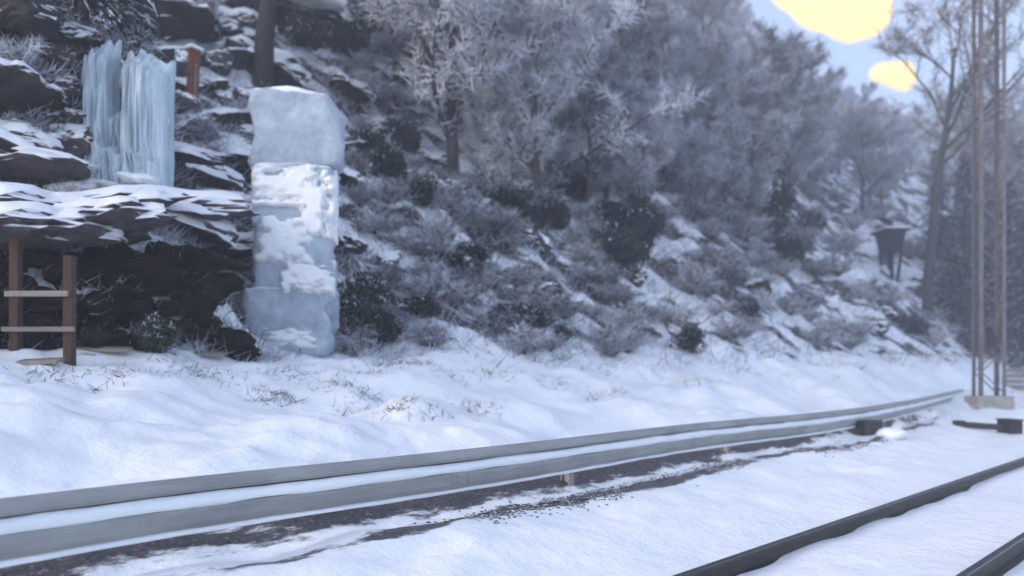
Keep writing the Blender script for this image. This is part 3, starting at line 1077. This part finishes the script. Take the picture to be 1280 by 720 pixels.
def tree_meshes(seed, height, spread, nlimb, twmats, per=7, tl=0.7, wid=0.016, r0=0.22, fork=0.35, lean=0.0, barkmat=None, share=0.25, seg=6, levels=3):
    limbs, twig = grow(seed, height, spread, nlimb, fork, r0, lean, levels)
    tr = join([tube(p, r, seg if r[0] > 0.05 else 4, cap=False) for p, r in limbs if r[0] > 0.03])
    br = [(p, r) for p, r in limbs if r[0] <= 0.03]
    me_t = bpy.data.meshes.new('trunk'); me_t.from_pydata(tr[0], [], tr[1]); me_t.materials.append(barkmat or M_bark)
    me_t.polygons.foreach_set('use_smooth', np.ones(len(me_t.polygons), dtype=bool)); me_t.update()
    r_ = np.random.default_rng(seed)
    B = np.array([t[0] for t in twig]); D = np.array([t[1] for t in twig])
    B = np.repeat(B, per, 0); D = np.repeat(D, per, 0)
    n = len(B)
    B = B + unit(n, r_) * 0.08 - D * r_.uniform(0, 0.5, (n, 1))
    D = D * 0.55 + unit(n, r_) * 0.75
    L_ = r_.uniform(0.35, 1.0, n) * tl
    W = wid * r_.uniform(0.6, 1.5, n)
    V, T = spikes(B, D, L_, W)
    mi = np.repeat((r_.random(n) < share).astype(int), 3)
    if br:
        pb = [(p[i], p[i + 1] - p[i], r[i]) for p, r in br for i in range(len(p) - 1)]
        V2, T2 = spikes(np.array([q[0] for q in pb]), np.array([q[1] * 1.3 for q in pb]), np.array([np.linalg.norm(q[1]) * 1.3 for q in pb]), np.array([max(q[2], 0.012) for q in pb]))
        T = np.concatenate([T, T2 + len(V)]); V = np.concatenate([V, V2]); mi = np.concatenate([mi, np.ones(len(T2), int)])
    return me_t, big_mesh('crown', V, T, twmats, mi)


def spruce_meshes(seed, height, rbase):
    r_ = np.random.default_rng(seed)
    V, F = tube([(0, 0, -0.3), (0, 0, height * 0.5), (0, 0, height)], [height * 0.018, height * 0.011, 0.02], 7)
    me_t = bpy.data.meshes.new('trunk'); me_t.from_pydata(V, [], F); me_t.materials.append(M_darkbark); me_t.update()
    B, D, L_, W = [], [], [], []
    z = height * 0.08
    while z < height * 0.985:
        R = rbase * (1 - z / height) ** 0.85 * r_.uniform(0.8, 1.15) + 0.12
        for k in range(9):
            a = r_.uniform(0, 2 * math.pi)
            Lb = R * r_.uniform(0.7, 1.1)
            m = 20
            t = r_.uniform(0.08, 1, m)
            P = np.stack([np.cos(a) * Lb * t, np.sin(a) * Lb * t, z + 0.12 * Lb * t - 0.45 * Lb * t * t], 1)
            d = np.stack([np.full(m, math.cos(a)) + r_.normal(0, 0.7, m), np.full(m, math.sin(a)) + r_.normal(0, 0.7, m), r_.normal(-0.55, 0.35, m)], 1)
            B.append(P); D.append(d); L_.append(r_.uniform(0.25, 0.6, m) * (0.5 + 0.09 * height / 2)); W.append(r_.uniform(0.02, 0.05, m))
        z += height * 0.022
    n = sum(len(b) for b in B)
    V, T = spikes(np.concatenate(B), np.concatenate(D), np.concatenate(L_), np.concatenate(W))
    mi = np.repeat((r_.random(n) < 0.16).astype(int), 3)
    return me_t, big_mesh('crown', V, T, [M_dark, M_frost2], mi)


frost_lib = [tree_meshes(100 + k, h, sp_, nl, [M_frost2 if k % 2 else M_frost, M_brown], per=6, tl=0.75, wid=0.019, fork=0.2, share=0.10)
             for k, (h, sp_, nl) in enumerate([(8, 0.8, 11), (9.5, 0.75, 12), (7, 0.95, 10), (10.5, 0.7, 13), (6, 1.0, 10)])]


def tree(lib, loc, scale, rz, name, label, group=None, tilt=0.0, cat='tree'):
    e = empty(name, loc, rz); e.rotation_euler = (tilt, 0, rz); e.scale = (scale,) * 3
    tag(e, label, cat, group)
    link_mesh('trunk', lib[0], e); link_mesh('crown', lib[1], e)
    return e


def project(p):
    v = np.array(p) - np.array([0, 0, CAMZ])
    d = v @ FW
    return 640 + FPX * (v @ RT) / d, HOR - FPX * v[2] / d, d


rt = random.Random(11)
n_tree = 0
tries = 0
placed = []
while n_tree < 150 and tries < 6000:
    tries += 1
    px, py = rt.uniform(-40, 1330), rt.uniform(-60, 300)
    h = on_ray(px, py, 15)
    if h is None:
        N = rt.uniform(60, 118); 
        # stand on the skyline
        rx = (px - 640) / FPX
        nr = FW[1] + RT[1] * rx
        d = N / nr
        p = FW * d + RT * rx * d
        p = np.array([p[0], p[1], hz(p[0], p[1])])
        if d > 420: continue
    else:
        p, d = h
    if d < 19 or (px < 420 and d < 22): continue
    if d < 30 and rt.random() < 0.6: continue
    k = rt.randrange(5)
    s = rt.uniform(0.6, 1.05) * (1.0 if d < 80 else 1.15)
    tx, ty, _ = project(p + np.array([0, 0, [8, 9.5, 7, 10.5, 6][k] * s]))
    hw = 3.2 * s * FPX / d
    if abs(tx - 398) < 20 + hw and ty < 30 and d < 40: continue
    if (tx + hw > 985 and tx - hw < 1110 and ty < 50) or (tx + hw > 1088 and tx - hw < 1142 and ty < 112): continue
    if any((q[0] - p[0]) ** 2 + (q[1] - p[1]) ** 2 < (0.035 * d) ** 2 for q in placed): continue
    placed.append(p)
    tone = 'grey' if k % 2 else 'white'
    look = ('tall ' if [8, 9.5, 7, 10.5, 6][k] * s > 7.5 else 'short ') + tone
    if d > 85: lab = look + ' frosted tree high on the hazy ridge'
    elif d > 42: lab = look + ' frosted tree in the upper woods ' + beside(p)
    else: lab = look + ' frosted tree in the brush ' + beside(p)
    grp = lab.replace(' tree ', ' trees ')
    tree(frost_lib[k], p - [0, 0, 0.1], s, rt.uniform(0, 6), 'frosted_tree', lab, grp)
    n_tree += 1

# the tall forked bare tree
bare_lib = tree_meshes(309, 19, 0.5, 9, [M_frost2, M_brown], per=4, tl=0.9, wid=0.017, r0=0.36, fork=0.56, share=0.5, seg=9)
pt = at(1160, 420, 47); pt[2] = hz(pt[0], pt[1])
tree(bare_lib, pt, 1.0, 5.0, 'bare_tree', 'tall bare tree with forked dark trunk rising above the woods')
bare2 = tree_meshes(305, 15, 0.7, 10, [M_frost2, M_brown], per=5, tl=0.9, wid=0.017, r0=0.24, fork=0.35, share=0.5)
for px, d, s in ((1215, 62, 1.05), (1272, 70, 1.2), (1300, 58, 1.1), (1190, 85, 1.1), (1245, 95, 1.25)):
    p = at(px, 420, d); p[2] = hz(p[0], p[1])
    tree(bare2, p, s, px * 0.7, 'bare_tree', 'thin brown bare tree against the pale sky above the spruces', 'bare trees behind the mast')

spr = [spruce_meshes(401, 12, 2.6), spruce_meshes(402, 14, 2.4), spruce_meshes(403, 9, 2.2)]
for px, d, k, s in ((1172, 72, 0, 0.85), (1205, 60, 1, 0.8), (1235, 66, 0, 0.95), (1262, 55, 1, 0.85), (1285, 48, 0, 0.9), (1300, 60, 1, 1.0), (1190, 50, 2, 0.7), (1225, 48, 2, 0.8), (1250, 78, 1, 1.0), (1320, 52, 0, 1.0)):
    p = at(px, 440, d); p[2] = hz(p[0], p[1])
    tree(spr[k], p, s, px, 'spruce_tree', 'dark blue green spruce standing behind the mast', 'spruces behind the mast')

# dark trunk and evergreen bough at the upper left
tk = tree_meshes(501, 11, 0.8, 8, [M_frost2, M_brown], per=3, tl=0.6, r0=0.30, fork=0.45, barkmat=M_darkbark, seg=9)
p = at(328, 108, on_ray(328, 108, 7)[1])
tree(tk, p, 1.0, 0.4, 'dark_tree', 'black wet tree trunk rising out of the crag above the pillar', tilt=0.04)
p = on_ray(105, 40, 8)[0]
tree(spr[2], p - [0, 0, 0.2], 0.55, 1.0, 'young_spruce', 'young dark green spruce at the top of the crag above the waterfall')
# snow laden log
lp, ld = on_ray(398, 14, 8)
o = empty('snowy_ledge', lp - FW * 0.9); o.rotation_euler = (0, 0.22, math.atan2(RT[1], RT[0]))
tag(o, 'rock ledge under a thick white roll of snow at the crag top', 'rock')
ls = ld / FPX
V, F = rock_data(778, 4, (42 * ls, 1.2, 14 * ls), 0.3); mesh_obj('ledge_rock', V + np.array([0, 1.1, -12 * ls]), F, M_rock, o)
V, F = rock_data(777, 4, (37 * ls, 0.8, 10 * ls), 0.3, cuts=0); mesh_obj('snow_roll', V + np.array([0, 0.25, 1 * ls]), F, M_snow, o, smooth=True)

# ------------------------------------------------------------------ shrubs
sh_lib = [shrub_mesh('frosted_shrub', 200 + k, [M_frost if k % 2 == 0 else M_frost2, M_brown], n=1500, r=1.0, h=1.2, dark_share=0.12 + 0.09 * (k % 3), flat=0.2 * (k % 2)) for k in range(6)]
lf_lib = [leafy_mesh('evergreen_shrub', 230 + k, [M_dark, M_snow], n=5000, size=0.06, snow_share=0.012 + 0.012 * k) for k in range(3)]
mo_lib = leafy_mesh('mossy_shrub', 240, [M_green, M_frost2], n=1800, snow_share=0.1)


def shrub(me, name, loc, s, rz, label, group, scl=(1, 1, 1), tilt=0.0):
    o = link_mesh(name, me)
    o.location = tuple(loc); o.scale = (s * scl[0], s * scl[1], s * scl[2]); o.rotation_euler = (tilt, 0, rz)
    tag(o, label, 'shrub', group)
    return o


for px, py, w, h_ in ((790, 330, 38, 85), (760, 300, 30, 45), (690, 290, 32, 50), (640, 265, 36, 28), (490, 235, 26, 62), (525, 262, 24, 44), (950, 300, 36, 48), (985, 330, 30, 40),
                      (890, 178, 14, 58), (640, 415, 42, 32), (560, 345, 40, 26), (520, 400, 30, 30), (860, 440, 26, 30), (470, 430, 40, 48), (1010, 300, 24, 30), (1180, 330, 40, 55), (1140, 420, 24, 28), (930, 395, 26, 24), (700, 430, 22, 22), (465, 205, 30, 50), (505, 200, 28, 56), (775, 345, 34, 60), (805, 300, 30, 60), (720, 255, 30, 40), (965, 275, 36, 44), (1205, 400, 40, 70), (385, 66, 36, 34), (430, 74, 38, 44), (465, 45, 34, 40), (520, 120, 40, 40), (345, 40, 30, 40), (590, 330, 34, 24), (665, 410, 34, 26)):
    h = on_ray(px, py, 8)
    if h is None: continue
    p, d = h
    s = h_ * d / FPX / 1.2
    wf = (w * d / FPX) / (0.95 * s)
    lab = ('big' if s > 0.9 else 'small') + ' dark evergreen shrub on the slope ' + beside(p)
    shrub(lf_lib[rt.randrange(3)], 'evergreen_shrub', p - [0, 0, 0.08 * s], s * 1.15, rt.uniform(0, 6), lab, lab.replace(' shrub ', ' shrubs '), (wf, wf, 1))
for px, py, h_ in ((190, 440, 40), (452, 400, 48), (440, 415, 36)):
    h = on_ray(px, py, 7)
    p, d = h
    shrub(mo_lib, 'mossy_shrub', p - [0, 0, 0.05], h_ * d / FPX / 1.2 * 1.2, px, 'small mossy green shrub at the edge of the snow bank', 'mossy shrubs at the rock foot')

n = 0; tries = 0
while n < 285 and tries < 3000:
    tries += 1
    px = rt.uniform(-20, 1290); py = rt.uniform(0, 448)
    if px < 440: continue
    if px < 460 and py < 60: continue
    h = on_ray(px, py, 8)
    if h is None: continue
    p, d = h
    if p[1] < 11.6 or d > 90: continue
    s = rt.uniform(0.42, 0.95) * min(max(d / 22, 0.7), 1.9)
    kk = rt.randrange(6)
    lab = ('big ' if s > 0.95 else 'small ') + ('white' if kk % 2 == 0 else 'grey') + (' frosted shrub low on the slope ' if py > 330 else ' frosted shrub high on the slope ') + beside(p)
    shrub(sh_lib[kk], 'frosted_shrub', p - [0, 0, 0.06], s, rt.uniform(0, 6), lab, lab.replace(' shrub ', ' shrubs '), (1, 1, rt.uniform(0.6, 1.0)), tilt=rt.uniform(-0.15, 0.15))
    n += 1
# brush hanging over the crag ledges at the left
for px, py, d, s in ((40, 205, 12.9, 0.5), (260, 180, 13.4, 0.5), (90, 275, 11.0, 0.4), (285, 275, 11.5, 0.45), (20, 120, 14.0, 0.7), (255, 40, 15.2, 0.8), (300, 160, 13.8, 0.55), (60, 15, 15.6, 0.8), (180, 15, 15.8, 0.8)):
    p = on_ray(px, py, 7)[0]
    shrub(sh_lib[rt.randrange(6)], 'frosted_shrub', p, s, rt.uniform(0, 6), 'small frosted shrub clinging to the ledges of the dark crag', 'frosted shrubs on the crag ledges')

# ------------------------------------------------------------------ ground cover
# dead grass on the slope and tufts in the bank
B, D, L_, W = [], [], [], []
k = 0
for _ in range(1500):
    px = rt.uniform(-10, 1290); py = rt.uniform(60, 452)
    h = on_ray(px, py, 8)
    if h is None: continue
    p, d = h
    if p[1] < 11.2 or d > 100: continue
    m = 22
    r_ = rng
    B.append(p + np.stack([r_.normal(0, 0.018 * d, m), r_.normal(0, 0.018 * d, m), np.zeros(m)], 1))
    dd_ = unit(m, r_); dd_[:, 2] = np.abs(dd_[:, 2]) * 0.7 + 0.25; dd_[:, 1] -= 0.35
    D.append(dd_); L_.append(r_.uniform(0.2, 0.55, m) * (0.6 + d / 45)); W.append(r_.uniform(0.006, 0.012, m) * (0.6 + d / 30))
B = np.concatenate(B); B[:, 2] = height(B[:, 0], B[:, 1]) - 0.02
n = len(B)
V, T = spikes(B, np.concatenate(D), np.concatenate(L_), np.concatenate(W))
mi = np.repeat(rng.choice(3, n, p=[0.62, 0.26, 0.12]), 3)
o = link_mesh('frosted_grass', big_mesh('frosted_grass', V, T, [M_frost, M_frost2, M_brown], mi))
tag(o, 'frosted dead grass and brush covering the slope', 'grass', kind='stuff')

B, D, L_, W = [], [], [], []
for px, py, rad, m in ((347, 500, 0.20, 160), (150, 470, 0.30, 90), (420, 480, 0.25, 80), (455, 495, 0.22, 90), (500, 510, 0.2, 90), (595, 512, 0.25, 110), (760, 465, 0.3, 110), (770, 490, 0.2, 70),
                       (690, 480, 0.3, 80), (880, 480, 0.35, 80), (1043, 478, 0.3, 70), (660, 440, 0.3, 120), (560, 470, 0.3, 60), (270, 475, 0.3, 60), (940, 465, 0.4, 60), (430, 520, 0.2, 40), (365, 470, 0.25, 110), (470, 462, 0.3, 110), (520, 455, 0.25, 90), (620, 470, 0.25, 80), (700, 455, 0.35, 110), (820, 462, 0.3, 90), (900, 455, 0.4, 90), (980, 470, 0.4, 70), (1090, 470, 0.5, 80), (230, 460, 0.25, 90), (60, 475, 0.25, 80), (540, 520, 0.15, 60), (740, 500, 0.2, 60)):
    h = on_ray(px, py, 5)
    if h is None: continue
    p, d = h
    B.append(p + np.stack([rng.normal(0, rad, m), rng.normal(0, rad * 0.5, m), np.zeros(m)], 1))
    dd_ = unit(m, rng); dd_[:, 2] = np.abs(dd_[:, 2]) * 0.6 + 0.1; D.append(dd_)
    L_.append(rng.uniform(0.06, 0.22, m)); W.append(rng.uniform(0.003, 0.007, m))
B = np.concatenate(B); B[:, 2] = height(B[:, 0], B[:, 1]) - 0.01
V, T = spikes(B, np.concatenate(D), np.concatenate(L_), np.concatenate(W))
mi = np.repeat(rng.choice(2, len(B), p=[0.6, 0.4]), 3)
o = link_mesh('dry_grass', big_mesh('dry_grass', V, T, [M_brown, M_frost2], mi))
tag(o, 'dry brown grass tufts poking through the snow bank', 'grass', kind='stuff')

# ballast stones in the bare strip
ico = rock_data(3, 1, (1, 1, 0.7), 0.3)
iv, if_ = np.array(ico[0]), np.array(ico[1])
m = 6000
X = rng.uniform(-1, 24, m) ** 1.0
Y = beam_n(X) - 0.46 - 0.10 * np.sin(X * 0.9) + rng.normal(0, 0.13, m)
keep = fbm(X * 0.5, Y * 0.6, 3) > -0.12
X, Y = X[keep], Y[keep]; m = len(X)
S = rng.uniform(0.008, 0.024, m)
Z = height(X, Y) + S * 0.2
ang = rng.uniform(0, 6.28, m)
ca, sa = np.cos(ang), np.sin(ang)
vx = iv[None, :, 0] * ca[:, None] - iv[None, :, 1] * sa[:, None]
vy = iv[None, :, 0] * sa[:, None] + iv[None, :, 1] * ca[:, None]
V = np.stack([vx * S[:, None] + X[:, None], vy * S[:, None] + Y[:, None], iv[None, :, 2] * S[:, None] + Z[:, None]], -1).reshape(-1, 3)
T = (if_[None] + (np.arange(m) * len(iv))[:, None, None]).reshape(-1, 3)
M_stone = rock_snow_mat('ballast_stone', (0.03, 0.028, 0.032), (0.12, 0.11, 0.11), 0.75, 1.0, patch=6)
o = link_mesh('ballast', big_mesh('ballast', V, T, M_stone))
tag(o, 'loose dark ballast stones in the bare strip before the guard rail', 'gravel', kind='stuff')

# ------------------------------------------------------------------ golden clouds, sunlit look put in as glow
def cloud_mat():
    m, N, L, b = new_mat('glowing_cloud')
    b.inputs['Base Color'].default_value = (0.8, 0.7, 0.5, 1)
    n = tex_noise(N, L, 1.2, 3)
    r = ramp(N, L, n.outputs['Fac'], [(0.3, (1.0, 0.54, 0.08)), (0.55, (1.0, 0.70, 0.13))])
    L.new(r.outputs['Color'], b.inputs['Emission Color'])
    b.inputs['Emission Strength'].default_value = 0.62  # emission stands in for sunlight on the cloud
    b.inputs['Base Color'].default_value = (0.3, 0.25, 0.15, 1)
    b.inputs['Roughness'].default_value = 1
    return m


M_cloud = cloud_mat()
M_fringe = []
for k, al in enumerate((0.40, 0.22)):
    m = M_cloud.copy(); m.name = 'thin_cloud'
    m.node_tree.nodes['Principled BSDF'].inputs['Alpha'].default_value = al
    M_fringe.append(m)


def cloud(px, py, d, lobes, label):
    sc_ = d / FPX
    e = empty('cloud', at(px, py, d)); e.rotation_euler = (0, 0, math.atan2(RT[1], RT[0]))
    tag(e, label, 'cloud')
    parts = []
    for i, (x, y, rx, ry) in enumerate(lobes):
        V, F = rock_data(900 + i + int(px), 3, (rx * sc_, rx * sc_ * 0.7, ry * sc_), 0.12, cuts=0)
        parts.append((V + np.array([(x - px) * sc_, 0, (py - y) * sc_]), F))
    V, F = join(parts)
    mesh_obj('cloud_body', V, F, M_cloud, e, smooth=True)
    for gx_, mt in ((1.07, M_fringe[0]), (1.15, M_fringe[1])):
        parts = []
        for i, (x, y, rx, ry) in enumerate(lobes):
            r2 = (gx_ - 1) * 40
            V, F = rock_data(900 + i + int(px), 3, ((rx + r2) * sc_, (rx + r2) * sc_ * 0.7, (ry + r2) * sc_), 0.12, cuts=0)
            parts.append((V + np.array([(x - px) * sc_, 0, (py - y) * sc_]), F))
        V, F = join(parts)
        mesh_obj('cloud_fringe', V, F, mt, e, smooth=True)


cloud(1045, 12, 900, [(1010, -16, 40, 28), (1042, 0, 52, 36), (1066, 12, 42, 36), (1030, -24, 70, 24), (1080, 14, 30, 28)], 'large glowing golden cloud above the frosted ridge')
cloud(1117, 95, 900, [(1107, 92, 17, 9), (1124, 94, 17, 14), (1130, 97, 11, 14)], 'small glowing golden cloud below the large one beside the forked tree')

# ------------------------------------------------------------------ haze
V, F = box_mesh(338, 102, 54, 740, 268, 114)
hz_o = mesh_obj('haze', V, F, [])
m = bpy.data.materials.new('haze_air'); m.use_nodes = True
N = m.node_tree.nodes; L = m.node_tree.links
for x in list(N):
    if x.type == 'BSDF_PRINCIPLED': N.remove(x)
pv = N.new('ShaderNodeVolumePrincipled')
pv.inputs['Color'].default_value = (0.80, 0.85, 0.97, 1)
pv.inputs['Density'].default_value = 0.0032
pv.inputs['Anisotropy'].default_value = 0.3
L.new(pv.outputs['Volume'], [x for x in N if x.type == 'OUTPUT_MATERIAL'][0].inputs['Volume'])
hz_o.data.materials.append(m)
tag(hz_o, 'pale blue winter haze over the whole slope', 'haze', kind='stuff')
